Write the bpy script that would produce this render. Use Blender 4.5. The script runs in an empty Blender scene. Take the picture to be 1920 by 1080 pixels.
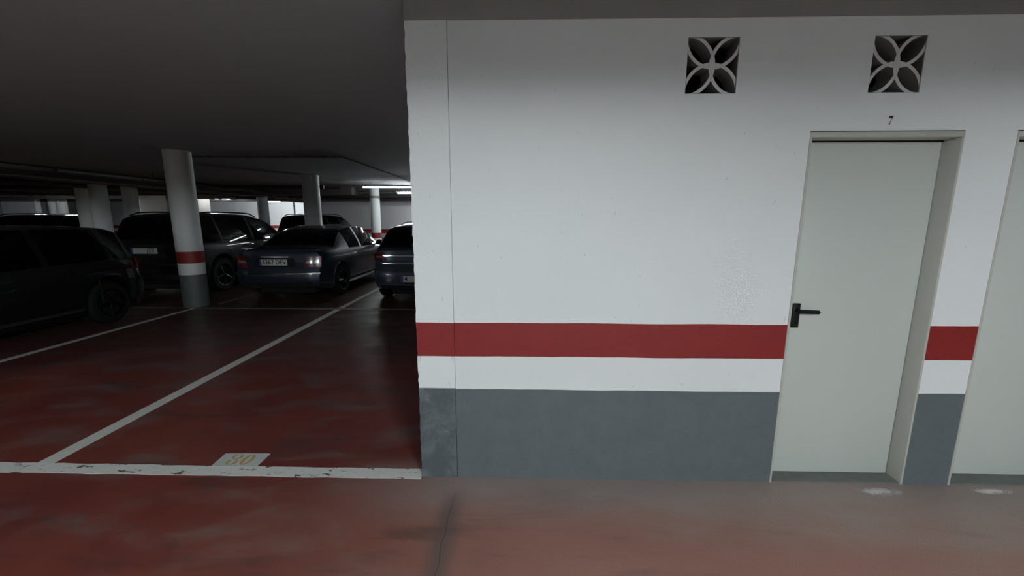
import bpy, bmesh, math, random
import numpy as np
from mathutils import Vector, Matrix

random.seed(7)
S = bpy.context.scene
C = S.collection

# ------------------------------------------------------------------ camera, world, exposure
F_PX, PITCH, YAW, ROLL, CAM_H = 768.0, 0.1717, 0.0243, -0.0008, 1.585
cam_d = bpy.data.cameras.new('camera')
cam = bpy.data.objects.new('camera', cam_d)
C.objects.link(cam)
cam_d.sensor_fit = 'HORIZONTAL'
cam_d.sensor_width = 36.0
cam_d.lens = F_PX / 1920.0 * 36.0
cam_d.clip_start = 0.02
cam_d.clip_end = 200
fw = Vector((-math.sin(YAW) * math.cos(PITCH), math.cos(YAW) * math.cos(PITCH), -math.sin(PITCH)))
rt = Vector((math.cos(YAW), math.sin(YAW), 0))
up = rt.cross(fw)
rt2 = rt * math.cos(ROLL) - up * math.sin(ROLL)
up2 = up * math.cos(ROLL) + rt * math.sin(ROLL)
M = Matrix.Identity(4)
for i in range(3):
    M[i][0], M[i][1], M[i][2] = rt2[i], up2[i], -fw[i]
M[2][3] = CAM_H
cam.matrix_world = M
S.camera = cam

W = bpy.data.worlds.new('world')
S.world = W
W.use_nodes = True
W.node_tree.nodes['Background'].inputs[0].default_value = (0.0, 0.0, 0.0, 1)
W.node_tree.nodes['Background'].inputs[1].default_value = 0.0

S.view_settings.view_transform = 'Standard'
S.view_settings.look = 'None'
S.view_settings.gamma = 1.0
S.view_settings.use_curve_mapping = False
S.view_settings.exposure = 0.0
S.cycles.use_denoising = True
S.cycles.max_bounces = 10
S.cycles.diffuse_bounces = 5
S.cycles.sample_clamp_indirect = 6.0
S.cycles.caustics_reflective = False
S.cycles.caustics_refractive = False

# ------------------------------------------------------------------ main dimensions
WY = 2.287          # plane of the storeroom wall
X0 = -0.609         # its free end
D1L, D1R = 1.505, 2.295
D2L, D2R = 2.56, 3.35
DTOP = 2.03
ZG, ZR0, ZR1, ZBEAM, ZC = 0.5786, 0.7816, 0.9845, 2.574, 2.69
CEIL_BASE = 2.69

# lamp output (radiance of the tubes)
E_AISLE = 960.0
E_SIDE = 1150.0
E_FAR = 130.0

# ------------------------------------------------------------------ helpers
def tag(o, label=None, cat=None, group=None, kind=None):
    if label: o['label'] = label
    if cat: o['category'] = cat
    if group: o['group'] = group
    if kind: o['kind'] = kind
    return o

def empty(name, loc=(0, 0, 0), rz=0.0, parent=None):
    o = bpy.data.objects.new(name, None)
    C.objects.link(o)
    o.location = loc
    o.rotation_euler = (0, 0, rz)
    o.empty_display_size = 0.1
    if parent: o.parent = parent
    return o

def mesh_obj(name, me, mat, parent=None, loc=None):
    o = bpy.data.objects.new(name, me)
    if mat is not None and len(me.materials) == 0:
        me.materials.append(mat)
    C.objects.link(o)
    if parent: o.parent = parent
    if loc: o.location = loc
    return o

def bm_obj(name, bm, mat, parent=None, smooth=None, loc=None):
    bmesh.ops.recalc_face_normals(bm, faces=bm.faces[:])
    me = bpy.data.meshes.new(name)
    bm.to_mesh(me)
    bm.free()
    if smooth is not None:
        me.shade_smooth()
        me.set_sharp_from_angle(angle=math.radians(smooth))
    return mesh_obj(name, me, mat, parent, loc)

def py_obj(name, verts, faces, mat, parent=None, smooth=None, loc=None, recalc=True):
    bm = bmesh.new()
    vs = [bm.verts.new(v) for v in verts]
    for f in faces:
        try:
            bm.faces.new([vs[i] for i in f])
        except ValueError:
            pass
    if recalc:
        return bm_obj(name, bm, mat, parent, smooth, loc)
    me = bpy.data.meshes.new(name)
    bm.to_mesh(me); bm.free()
    if smooth is not None:
        me.shade_smooth(); me.set_sharp_from_angle(angle=math.radians(smooth))
    return mesh_obj(name, me, mat, parent, loc)

def add_box(bm, x0, x1, y0, y1, z0, z1, bevel=0.0):
    vs = [bm.verts.new((x, y, z)) for z in (z0, z1) for y in (y0, y1) for x in (x0, x1)]
    fs = [(0, 2, 3, 1), (4, 5, 7, 6), (0, 1, 5, 4), (2, 6, 7, 3), (0, 4, 6, 2), (1, 3, 7, 5)]
    nf = [bm.faces.new([vs[i] for i in f]) for f in fs]
    if bevel > 0:
        es = list({e for f in nf for e in f.edges})
        bmesh.ops.bevel(bm, geom=es, offset=bevel, segments=2, affect='EDGES', profile=0.5)

def box(name, x0, x1, y0, y1, z0, z1, mat, parent=None, bevel=0.0, smooth=None, loc=None):
    bm = bmesh.new()
    add_box(bm, x0, x1, y0, y1, z0, z1, bevel)
    return bm_obj(name, bm, mat, parent, smooth if smooth else (40 if bevel else None), loc)

def add_cyl(bm, a, b, r, n=16, r2=None, cap=True):
    a, b = Vector(a), Vector(b)
    d = (b - a)
    q = d.to_track_quat('Z', 'Y')
    r2 = r if r2 is None else r2
    A, B = [], []
    for i in range(n):
        t = 2 * math.pi * i / n
        u = q @ Vector((math.cos(t), math.sin(t), 0))
        A.append(bm.verts.new(a + u * r)); B.append(bm.verts.new(b + u * r2))
    for i in range(n):
        j = (i + 1) % n
        bm.faces.new((A[i], A[j], B[j], B[i]))
    if cap:
        bm.faces.new(A[::-1]); bm.faces.new(B)

def cyl(name, a, b, r, mat, parent=None, n=16, r2=None, loc=None):
    bm = bmesh.new()
    add_cyl(bm, a, b, r, n, r2)
    return bm_obj(name, bm, mat, parent, 40, loc)

def add_lathe(bm, prof, n=32, axis='Z', origin=(0, 0, 0)):
    rings = []
    for (r, h) in prof:
        ring = []
        for i in range(n):
            t = 2 * math.pi * i / n
            c, s = r * math.cos(t), r * math.sin(t)
            p = (c, s, h) if axis == 'Z' else (h, c, s)
            ring.append(bm.verts.new(Vector(p) + Vector(origin)))
        rings.append(ring)
    for k in range(len(rings) - 1):
        for i in range(n):
            j = (i + 1) % n
            bm.faces.new((rings[k][i], rings[k][j], rings[k + 1][j], rings[k + 1][i]))
    bm.faces.new(rings[0][::-1]); bm.faces.new(rings[-1])

def prism(name, poly, mapf, depth_f, mat, parent=None, loc=None):
    """poly in 2-D, mapf(u,v,0/1)->3-D front / back"""
    bm = bmesh.new()
    a = [bm.verts.new(mapf(u, v, 0)) for u, v in poly]
    b = [bm.verts.new(mapf(u, v, 1)) for u, v in poly]
    n = len(poly)
    bm.faces.new(a); bm.faces.new(b[::-1])
    for i in range(n):
        j = (i + 1) % n
        bm.faces.new((a[i], b[i], b[j], a[j]))
    return bm_obj(name, bm, mat, parent, None, loc)

# ------------------------------------------------------------------ materials
class NT:
    def __init__(self, name):
        self.m = bpy.data.materials.new(name)
        self.m.use_nodes = True
        self.t = self.m.node_tree
        self.b = self.t.nodes['Principled BSDF']
        self.out = self.t.nodes['Material Output']
        self._co = None
    def n(self, typ, **kw):
        nd = self.t.nodes.new(typ)
        for k, v in kw.items():
            setattr(nd, k, v)
        return nd
    def link(self, a, b):
        self.t.links.new(a, b)
    def put(self, sock, v):
        if hasattr(v, 'is_linked') or isinstance(v, bpy.types.NodeSocket):
            self.link(v, sock)
        else:
            if sock.type == 'RGBA' and len(v) == 3: v = (*v, 1)
            sock.default_value = v
    def co(self):
        if self._co is None:
            g = self.n('ShaderNodeNewGeometry')
            self._co = g.outputs['Position']
        return self._co
    def obco(self):
        return self.n('ShaderNodeTexCoord').outputs['Object']
    def scale(self, v, s):
        nd = self.n('ShaderNodeVectorMath', operation='MULTIPLY')
        self.put(nd.inputs[0], v); nd.inputs[1].default_value = s
        return nd.outputs[0]
    def sep(self, v):
        nd = self.n('ShaderNodeSeparateXYZ'); self.put(nd.inputs[0], v)
        return nd.outputs
    def noise(self, v, scale, detail=3, rough=0.55, dist=0.0):
        nd = self.n('ShaderNodeTexNoise')
        self.put(nd.inputs['Vector'], v)
        nd.inputs['Scale'].default_value = scale
        nd.inputs['Detail'].default_value = detail
        nd.inputs['Roughness'].default_value = rough
        nd.inputs['Distortion'].default_value = dist
        return nd.outputs['Fac']
    def math(self, op, a, b=0.0, clamp=False):
        nd = self.n('ShaderNodeMath', operation=op); nd.use_clamp = clamp
        self.put(nd.inputs[0], a); self.put(nd.inputs[1], b)
        return nd.outputs[0]
    def ramp(self, v, a, b, lo=0.0, hi=1.0):
        nd = self.n('ShaderNodeMapRange'); nd.interpolation_type = 'SMOOTHSTEP'
        self.put(nd.inputs['Value'], v)
        nd.inputs['From Min'].default_value = a; nd.inputs['From Max'].default_value = b
        nd.inputs['To Min'].default_value = lo; nd.inputs['To Max'].default_value = hi
        return nd.outputs['Result']
    def mix(self, f, a, b):
        nd = self.n('ShaderNodeMix', data_type='RGBA')
        self.put(nd.inputs['Factor'], f)
        self.put(nd.inputs[6], a); self.put(nd.inputs[7], b)
        return nd.outputs[2]
    def bump(self, h, strength, dist=0.01):
        nd = self.n('ShaderNodeBump')
        nd.inputs['Strength'].default_value = strength
        nd.inputs['Distance'].default_value = dist
        self.put(nd.inputs['Height'], h)
        self.link(nd.outputs[0], self.b.inputs['Normal'])
    def set(self, **kw):
        for k, v in kw.items():
            self.put(self.b.inputs[k.replace('_', ' ')], v)
        return self

def simple(name, col, rough=0.5, metal=0.0, var=0.12, scale=6.0, coat=0.0, spec=0.5, bump=0.0, bscale=80):
    t = NT(name)
    co = t.obco()
    nz = t.noise(co, scale)
    dark = tuple(c * (1 - var) for c in col)
    lite = tuple(min(1, c * (1 + var)) for c in col)
    t.set(Base_Color=t.mix(nz, dark, lite), Roughness=rough, Metallic=metal, Coat_Weight=coat)
    t.b.inputs['Specular IOR Level'].default_value = spec
    if bump:
        t.bump(t.noise(co, bscale, 2), bump, 0.004)
    return t.m

def banded(name, white, red, grey, dusty=True, zg=ZG, z0=ZR0, z1=ZR1):
    """painted plaster: white, a red stripe and a grey dado, by height"""
    t = NT(name)
    co = t.co()
    sx = t.sep(co)
    wob = t.math('MULTIPLY', t.math('SUBTRACT', t.noise(co, 2.3, 4), 0.5), 0.014)
    z = t.math('ADD', sx[2], wob)
    isred = t.math('MULTIPLY', t.math('GREATER_THAN', z, z0), t.math('LESS_THAN', z, z1))
    isgrey = t.math('LESS_THAN', z, zg)
    nz = t.noise(co, 3.0, 4)
    fine = t.noise(co, 60, 3)
    w = t.mix(nz, tuple(c * .95 for c in white), white)
    # tiny pits and scuffs
    pits = t.ramp(t.noise(t.scale(co, (1, 1, .45)), 38, 2, .6), .70, .76)
    w = t.mix(t.math('MULTIPLY', pits, .35), w, tuple(c * .45 for c in white))
    g = t.mix(t.noise(co, 9, 5, .65), tuple(c * .78 for c in grey), tuple(c * 1.18 for c in grey))
    r = t.mix(nz, tuple(c * .9 for c in red), tuple(c * 1.08 for c in red))
    col = t.mix(isred, w, r)
    col = t.mix(isgrey, col, g)
    t.set(Base_Color=col, Roughness=t.ramp(fine, .2, .8, .5, .65))
    t.bump(t.noise(co, 130, 3, .6), .22, .003)
    return t.m

WHITE = (.74, .765, .775)
RED = (.215, .010, .009)
GREY = (.105, .125, .135)
M_wall = banded('painted_plaster', WHITE, RED, GREY)
M_farwall = banded('painted_far_wall', (.72, .72, .74), (.30, .02, .02), (.10, .11, .115))
M_col = banded('painted_column', (.74, .77, .75), (.24, .02, .02), (.10, .115, .115))

# rough pillar at the free end of the wall: same paint, more pits and a smudged dado
def pillar_mat():
    t = NT('painted_pillar')
    co = t.co()
    sx = t.sep(co)
    wob = t.math('MULTIPLY', t.math('SUBTRACT', t.noise(co, 2.3, 4), 0.5), 0.014)
    z = t.math('ADD', sx[2], wob)
    isred = t.math('MULTIPLY', t.math('GREATER_THAN', z, ZR0), t.math('LESS_THAN', z, ZR1))
    isgrey = t.math('LESS_THAN', z, ZG + .006)
    st = t.scale(co, (1, 1, .3))
    pits = t.ramp(t.noise(st, 46, 3, .65), .64, .72)
    w = t.mix(t.math('MULTIPLY', pits, .5), WHITE, (.25, .24, .23))
    sm = t.ramp(t.noise(co, 7, 5, .7), .42, .62)
    g = t.mix(sm, tuple(c * .72 for c in GREY), tuple(c * 1.08 for c in GREY))
    chips = t.ramp(t.noise(t.scale(co, (.6, 1, 1.4)), 16, 4, .6), .70, .73)
    g = t.mix(t.math('MULTIPLY', chips, .35), g, (.5, .5, .49))
    col = t.mix(isred, w, RED)
    col = t.mix(isgrey, col, g)
    t.set(Base_Color=col, Roughness=.6)
    t.bump(t.noise(co, 70, 4, .65), .5, .004)
    return t.m
M_pillar = pillar_mat()

def floor_mat():
    t = NT('red_epoxy_floor')
    co = t.co()
    sx = t.sep(co)
    big = t.noise(t.scale(co, (1.0, .7, 1)), .9, 4, .6, .4)
    med = t.noise(t.scale(co, (.8, 1.6, 1)), 2.2, 5, .62, .3)
    red = t.mix(t.ramp(big, .3, .7), (.150, .030, .026), (.205, .048, .034))
    grey = (.150, .128, .120)
    sc = t.ramp(med, .47, .70)
    col = t.mix(t.math('MULTIPLY', sc, .6), red, grey)
    # dusty worn aisle; its brighter lit floor is painted into the colour too
    ais = t.ramp(t.math('ADD', sx[1], t.math('MULTIPLY', t.math('SUBTRACT', big, .5), .8)), 2.0, 2.5, 1, 0)
    worn = t.math('MULTIPLY', ais, t.ramp(t.math('ADD', sx[0], t.math('MULTIPLY', t.math('SUBTRACT', med, .5), 1.6)), -2.2, .6))
    col = t.mix(t.math('MULTIPLY', worn, .85), col, (.32, .16, .122))
    bounce_grey = t.math('MULTIPLY', t.ramp(t.math('ADD', sx[1], t.math('MULTIPLY', t.math('SUBTRACT', big, .5), .5)), .9, 1.5, 1, 0), .9)
    col = t.mix(bounce_grey, col, (.30, .28, .27))  # unseen floor by the viewer greyed to bounce neutral light onto the wall
    # darker tyre-dirt smears
    dk = t.ramp(t.noise(t.scale(co, (.55, 2.2, 1)), 1.7, 4, .6, .6), .52, .72)
    col = t.mix(t.math('MULTIPLY', dk, .6), col, (.055, .038, .036))
    # dirty tone that paints the dimness of the back bays into the floor
    bay_dim = t.math('MULTIPLY', t.ramp(t.math('ADD', sx[1], t.math('MULTIPLY', t.math('SUBTRACT', med, .5), 3.0)), 3.0, 5.6), .62)
    col = t.mix(bay_dim, col, (.058, .047, .045))
    # pale swept dust along the foot of the storeroom wall
    edge = t.math('DIVIDE', t.math('SUBTRACT', WY, sx[1]), t.ramp(sx[0], .4, 2.2, 1.0, 1.6))
    nearw = t.math('MULTIPLY', t.ramp(t.math('ADD', edge, t.math('MULTIPLY', t.math('SUBTRACT', med, .5), .55)), .04, .50, 1, 0),
                   t.math('MULTIPLY', t.ramp(edge, -.25, -.02), t.ramp(sx[0], -1.3, -.2)))
    col = t.mix(t.math('MULTIPLY', nearw, .78), col, (.32, .275, .255))
    # joint crack running out from the pillar
    jx = t.math('ADD', sx[0], t.math('MULTIPLY', t.math('SUBTRACT', t.noise(co, 5, 3), .5), .05))
    dj = t.math('ABSOLUTE', t.math('ADD', jx, .385))
    infront = t.ramp(sx[1], 1.95, 2.25, 1, 0)
    smudge = t.math('MULTIPLY', t.ramp(dj, .0, .11, 1, 0), infront)
    col = t.mix(t.math('MULTIPLY', smudge, .7), col, (.085, .075, .07))
    crack = t.math('MULTIPLY', t.ramp(dj, .001, .005, 1, 0), infront)
    col = t.mix(t.math('MULTIPLY', crack, .6), col, (.04, .035, .033))
    fine = t.noise(co, 200, 3, .75)
    col = t.mix(t.math('MULTIPLY', t.ramp(fine, .42, .68), .38), col, (.075, .05, .045))
    rough = t.math('ADD', t.ramp(med, .3, .7, .30, .46), t.math('MULTIPLY', nearw, .2))
    t.set(Base_Color=col, Roughness=rough)
    t.b.inputs['Specular IOR Level'].default_value = .5
    h = t.math('ADD', t.math('MULTIPLY', t.noise(co, 55, 3), .6), t.math('MULTIPLY', crack, -3.0))
    t.bump(h, .12, .003)
    return t.m
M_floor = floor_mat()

def line_mat(name, col, wear, under=(.10, .045, .04)):
    t = NT(name)
    co = t.co()
    a = t.ramp(t.noise(t.scale(co, (1, 2.6, 1)), 9, 5, .68, .4), wear, wear + .05)
    b = t.noise(co, 30, 4, .6)
    base = t.mix(b, tuple(c * .82 for c in col), col)
    t.set(Base_Color=t.mix(a, base, under), Roughness=.55)
    t.bump(t.noise(co, 90, 3), .2, .003)
    return t.m
M_line = line_mat('white_line_paint', (.74, .755, .72), .585)
M_line2 = line_mat('thin_line_paint', (.68, .69, .65), .72)
M_line3 = line_mat('faded_line_paint', (.22, .21, .20), .60)
M_panel = line_mat('number_panel_paint', (.58, .60, .60), .72)
M_yellow = line_mat('yellow_stencil_paint', (.50, .37, .11), .61, (.55, .55, .50))

def ceil_mat():
    t = NT('ceiling_plaster')
    co = t.co()
    a = t.noise(co, .7, 4, .6)
    col = t.mix(a, (.35, .365, .38), (.43, .445, .46))
    t.set(Base_Color=col, Roughness=.85)
    t.bump(t.noise(co, 90, 4, .7), .5, .006)
    return t.m
M_ceil = ceil_mat()
M_beam = simple('brown_beam_plaster', (.27, .26, .25), .8, var=.2, scale=3, bump=.4)
M_darkbeam = simple('dark_beam_concrete', (.16, .145, .14), .85, var=.25, scale=2)
M_core = simple('unpainted_grey_render', (.24, .22, .21), .85, var=.15)
M_leaf = simple('painted_door_leaf', (.52, .55, .52), .45, var=.03, scale=2, bump=.1, bscale=200)
M_jamb = simple('beige_door_frame', (.45, .45, .405), .45, var=.04, scale=8)
M_thresh = simple('grey_threshold', (.13, .14, .13), .8, var=.3, scale=14)
M_black = simple('black_plastic', (.006, .006, .0065), .5, var=.1, spec=.25)
M_ink = simple('black_ink', (.02, .02, .02), .6, var=.1)
M_block = simple('painted_breeze_block', (.62, .63, .63), .6, var=.06, scale=20, bump=.3)
M_rawshade = simple('raw_block_shade', (.17, .165, .16), .9, var=.15, scale=20)  # unpainted block inside; shade of the vent recesses put into its colour
M_inside = simple('storeroom_plaster', (.20, .19, .18), .9, var=.1)
def dust_mat():
    t = NT('white_plaster_dust')
    co = t.obco()
    ln = t.n('ShaderNodeVectorMath', operation='LENGTH')
    t.put(ln.inputs[0], t.scale(co, (6.0, 20, 0)))
    a = t.math('ADD', ln.outputs['Value'], t.math('MULTIPLY', t.math('SUBTRACT', t.noise(co, 22, 5, .7), .5), 1.6))
    t.set(Base_Color=(.60, .56, .57), Roughness=.95, Alpha=t.ramp(a, .25, 1.0, .75, 0))
    return t.m
M_dust = dust_mat()

M_tyre = simple('tyre_rubber', (.007, .007, .007), .8, var=.2, spec=.2)
M_rim = simple('alloy_rim', (.03, .03, .031), .45, metal=1.0, var=.1)
M_chrome = simple('chrome_trim', (.75, .76, .78), .12, metal=1.0, var=.03)
M_seat = simple('dark_seat_fabric', (.012, .012, .013), .9, var=.2)
M_plate = simple('plate_white', (.62, .63, .60), .45, var=.04)
M_plateblue = simple('plate_blue', (.03, .06, .30), .45, var=.05)
M_tail = simple('tail_light_red', (.16, .008, .012), .15, var=.15, coat=1.0)
M_tailw = simple('tail_light_clear', (.26, .22, .22), .12, var=.05, coat=1.0)
M_under = simple('underbody_black', (.006, .006, .006), .9, var=.1)
M_pvc = simple('grey_pipe', (.10, .10, .10), .5, var=.1)
M_pipedark = simple('dark_steel_pipe', (.045, .043, .042), .55, var=.2)
M_pipewhite = simple('white_conduit', (.6, .6, .6), .5, var=.05)
M_house = simple('lamp_housing', (.62, .62, .62), .5, var=.04)

def paint(name, col, metal=.3, rough=.32):
    m = simple(name, col, rough, metal=metal, var=.06, scale=3, coat=1.0, spec=.2)
    m.node_tree.nodes['Principled BSDF'].inputs['Coat Roughness'].default_value = .05
    return m
P_black = paint('black_car_paint', (.003, .003, .0035), 0, .5)
P_blue = paint('dark_blue_car_paint', (.030, .044, .066), .4, .34)
P_steel = paint('steel_blue_car_paint', (.045, .065, .095), .4, .34)
P_char = paint('charcoal_car_paint', (.005, .005, .006), 0, .45)

def glass_mat(name, tint):
    t = NT(name)
    t.t.nodes.remove(t.b)
    tr = t.n('ShaderNodeBsdfTransparent'); tr.inputs[0].default_value = (tint, tint, tint * 1.03, 1)
    gl = t.n('ShaderNodeBsdfGlossy'); gl.inputs['Roughness'].default_value = .03
    gl.inputs[0].default_value = (.9, .9, .9, 1)
    fr = t.n('ShaderNodeFresnel'); fr.inputs[0].default_value = 1.5
    mx = t.n('ShaderNodeMixShader')
    t.link(fr.outputs[0], mx.inputs[0]); t.link(tr.outputs[0], mx.inputs[1]); t.link(gl.outputs[0], mx.inputs[2])
    t.link(mx.outputs[0], t.out.inputs[0])
    return t.m
M_glass = glass_mat('tinted_car_glass', .30)

def emit_mat(name, col, strength):
    t = NT(name)
    t.t.nodes.remove(t.b)
    e = t.n('ShaderNodeEmission')
    e.inputs[0].default_value = (*col, 1); e.inputs[1].default_value = strength
    t.link(e.outputs[0], t.out.inputs[0])
    return t.m

# ------------------------------------------------------------------ the setting
def struct(o):
    o['kind'] = 'structure'
    return o

def plane(name, x0, x1, y0, y1, z, mat, thick, up=True):
    return struct(box(name, x0, x1, y0, y1, z - thick if up else z, z if up else z + thick, mat))

XL, XR, YB, YF = -34.0, 13.0, -9.5, 29.0
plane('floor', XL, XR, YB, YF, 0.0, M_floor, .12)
plane('ceiling', XL, XR, YB, YF, ZC, M_ceil, .12, up=False)

# storeroom wall with door and vent openings
V1 = (.84, 1.10); V2 = (1.77, 2.028); VZ = (2.215, 2.485)
xs = [-.39, V1[0], V1[1], D1L, V2[0], V2[1], D1R, D2L, D2R, XR]
zs = [0, DTOP, VZ[0], VZ[1], ZBEAM]
def hole(xm, zm):
    if zm < DTOP and (D1L < xm < D1R or D2L < xm < D2R): return True
    if VZ[0] < zm < VZ[1] and (V1[0] < xm < V1[1] or V2[0] < xm < V2[1]): return True
    return False
bm = bmesh.new()
vg = {}
def gv(i, j):
    if (i, j) not in vg: vg[(i, j)] = bm.verts.new((xs[i], WY, zs[j]))
    return vg[(i, j)]
for i in range(len(xs) - 1):
    for j in range(len(zs) - 1):
        if not hole((xs[i] + xs[i + 1]) / 2, (zs[j] + zs[j + 1]) / 2):
            bm.faces.new((gv(i, j), gv(i + 1, j), gv(i + 1, j + 1), gv(i, j + 1)))
r = bmesh.ops.extrude_face_region(bm, geom=bm.faces[:])
bmesh.ops.translate(bm, verts=[v for v in r['geom'] if isinstance(v, bmesh.types.BMVert)], vec=(0, .15, 0))
struct(bm_obj('wall_front', bm, M_wall))

# pillar at the free end, its outer arris slightly chipped
bm = bmesh.new()
nz_ = 90
fr_, fl_, bl_, br_ = [], [], [], []
for k in range(nz_ + 1):
    z = ZBEAM * k / nz_
    j = random.uniform(-.003, .003) if 0 < k < nz_ else 0
    fr_.append(bm.verts.new((-.392, WY - .004, z)))
    fl_.append(bm.verts.new((X0 + j, WY - .004 + abs(j) * .6, z)))
    bl_.append(bm.verts.new((X0, WY + .02, z)))
for k in range(nz_):
    bm.faces.new((fl_[k], fr_[k], fr_[k + 1], fl_[k + 1]))
    bm.faces.new((bl_[k], fl_[k], fl_[k + 1], bl_[k + 1]))
vb = [bm.verts.new(p) for p in ((X0, WY + .30, 0), (-.392, WY + .30, 0), (-.392, WY + .30, ZBEAM), (X0, WY + .30, ZBEAM))]
bm.faces.new((vb[0], vb[1], vb[2], vb[3]))
bm.faces.new((bl_[0], bl_[-1], vb[3], vb[0]))
bm.faces.new((fr_[0], fr_[-1], vb[2], vb[1]))
struct(bm_obj('wall_pillar', bm, M_pillar))

# storeroom enclosure
struct(box('wall_left', X0, X0 + .12, WY + .30, 6.85, 0, ZC, M_wall))
struct(box('wall_storeroom_back', X0 + .12, XR, 6.73, 6.85, 0, ZC, M_inside))
struct(box('wall_storeroom_partition', 2.37, 2.45, WY + .15, 6.73, 0, ZC, M_inside))
# beam band above the wall
struct(box('trim_1', X0, XR, WY - .006, WY + .30, ZBEAM, ZC, M_beam))

# outer shell
BWX = -10.2
BWY = 20.3
struct(box('wall_back', BWX, XR, BWY, BWY + .2, 0, ZC, M_farwall))
struct(box('wall_back_return', BWX, BWX + .2, BWY + .2, YF, 0, ZC, M_farwall))
struct(box('wall_back_far', XL, BWX + .2, YF - .2, YF, 0, ZC, M_farwall))
struct(box('wall_side_far', XL, XL + .2, YB, YF - .2, 0, ZC, M_farwall))
struct(box('wall_right', XR - .2, XR, YB, WY, 0, ZC, M_farwall))
struct(box('wall_behind', XL + .2, XR - .2, YB, YB + .2, 0, ZC, M_farwall))
# unseen aisle beam added to shade the wall top; ceiling beams further in
AB = (-1.05, -.75, 2.44)
struct(box('beam_aisle_added', -4.2, XR - .2, AB[0], AB[1], AB[2], ZC, M_ceil))
struct(box('beam_back', BWX, XR, 18.6, 18.95, 2.36, ZC, M_darkbeam))
struct(box('beam_depth', -11.2, -10.6, 8.2, 28.5, 2.42, ZC - .03, M_darkbeam))
struct(box('beam_cross', XL + .2, -6.4, 15.6, 16.2, 2.40, ZC, M_darkbeam))
struct(box('beam_cross_far', XL + .2, -11.3, 21.5, 22.1, 2.38, ZC, M_darkbeam))
struct(box('beam_depth_far', -17.3, -16.7, 8.2, 15.5, 2.45, ZC - .03, M_darkbeam))
# grey core and pale wall stubs deep in the garage
struct(box('wall_core', -17.8, -15.9, 18.3, 20.9, 0, ZC, M_core))
struct(box('wall_stub', -25.7, -24.0, 20.0, 20.25, 0, ZC, M_farwall))

# ------------------------------------------------------------------ doors
def door(name, xl, xr, handle):
    d = struct(empty(name, ((xl + xr) / 2, WY, 0)))
    ox = (xl + xr) / 2
    fwid, fhead, y0, y1 = .013, .034, -.003, .145
    def part(nm, x0, x1, ya, yb, z0, z1, mat, par=d, bev=.0015):
        return box(nm, x0 - ox, x1 - ox, ya, yb, z0, z1, mat, par, bev)
    part('jamb', xl + .001, xl + fwid, y0, y1, 0, DTOP - fhead, M_jamb)
    part('jamb', xr - fwid, xr - .001, y0, y1, 0, DTOP - fhead, M_jamb)
    part('frame_head', xl + .001, xr - .001, y0, y1, DTOP - fhead, DTOP - .005, M_jamb)
    # black strip for the shadow line above the head; dark gap over the leaf
    part('gap', xl + .001, xr - .001, -.001, .02, DTOP - .005, DTOP - .0005, M_black, bev=0)
    part('seal', xl + fwid, xr - fwid, .092, .104, DTOP - fhead - .008, DTOP - fhead, M_black, bev=0)
    lf = part('door_leaf', xl + fwid + .002, xr - fwid - .002, .098, .138, .010, DTOP - fhead - .007, M_leaf)
    part('threshold', xl + fwid, xr - fwid, .004, .145, 0, .008, M_thresh, bev=0)
    if handle:
        hx = xl + .100
        pl = box('handle_plate', hx - .021 - ox, hx + .021 - ox, .086, .0985, .945, 1.090, M_black, d, .003)
        bm = bmesh.new()
        zc = 1.050
        add_cyl(bm, (hx - ox, .090, zc), (hx - ox, .050, zc), .010, 16)
        # lever: rounded bar with a slightly drooping tip
        n = 12
        prev = None
        L = .118
        for k in range(n + 1):
            t = k / n
            px = hx - .008 + L * t
            rr = .0105 if t < .93 else .0105 * math.sqrt(max(.02, 1 - ((t - .93) / .07) ** 2))
            pz = zc - .004 * t * t
            ring = []
            for q in range(12):
                a = 2 * math.pi * q / 12
                ring.append(bm.verts.new((px - ox, .046 + .009 * math.cos(a) * rr / .0105, pz + 1.15 * rr * math.sin(a))))
            if prev:
                for q in range(12):
                    bm.faces.new((prev[q], prev[(q + 1) % 12], ring[(q + 1) % 12], ring[q]))
            else:
                bm.faces.new(ring[::-1])
            prev = ring
        bm.faces.new(prev)
        o = bm_obj('lever', bm, M_black, pl, 50)
    return d
tag(door('door_1', D1L, D1R, True), 'pale grey-green storeroom door with black lever handle, under the number 7', 'door')
tag(door('door_2', D2L, D2R, False), 'second pale storeroom door cut off by the right edge of the picture', 'door')

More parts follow.
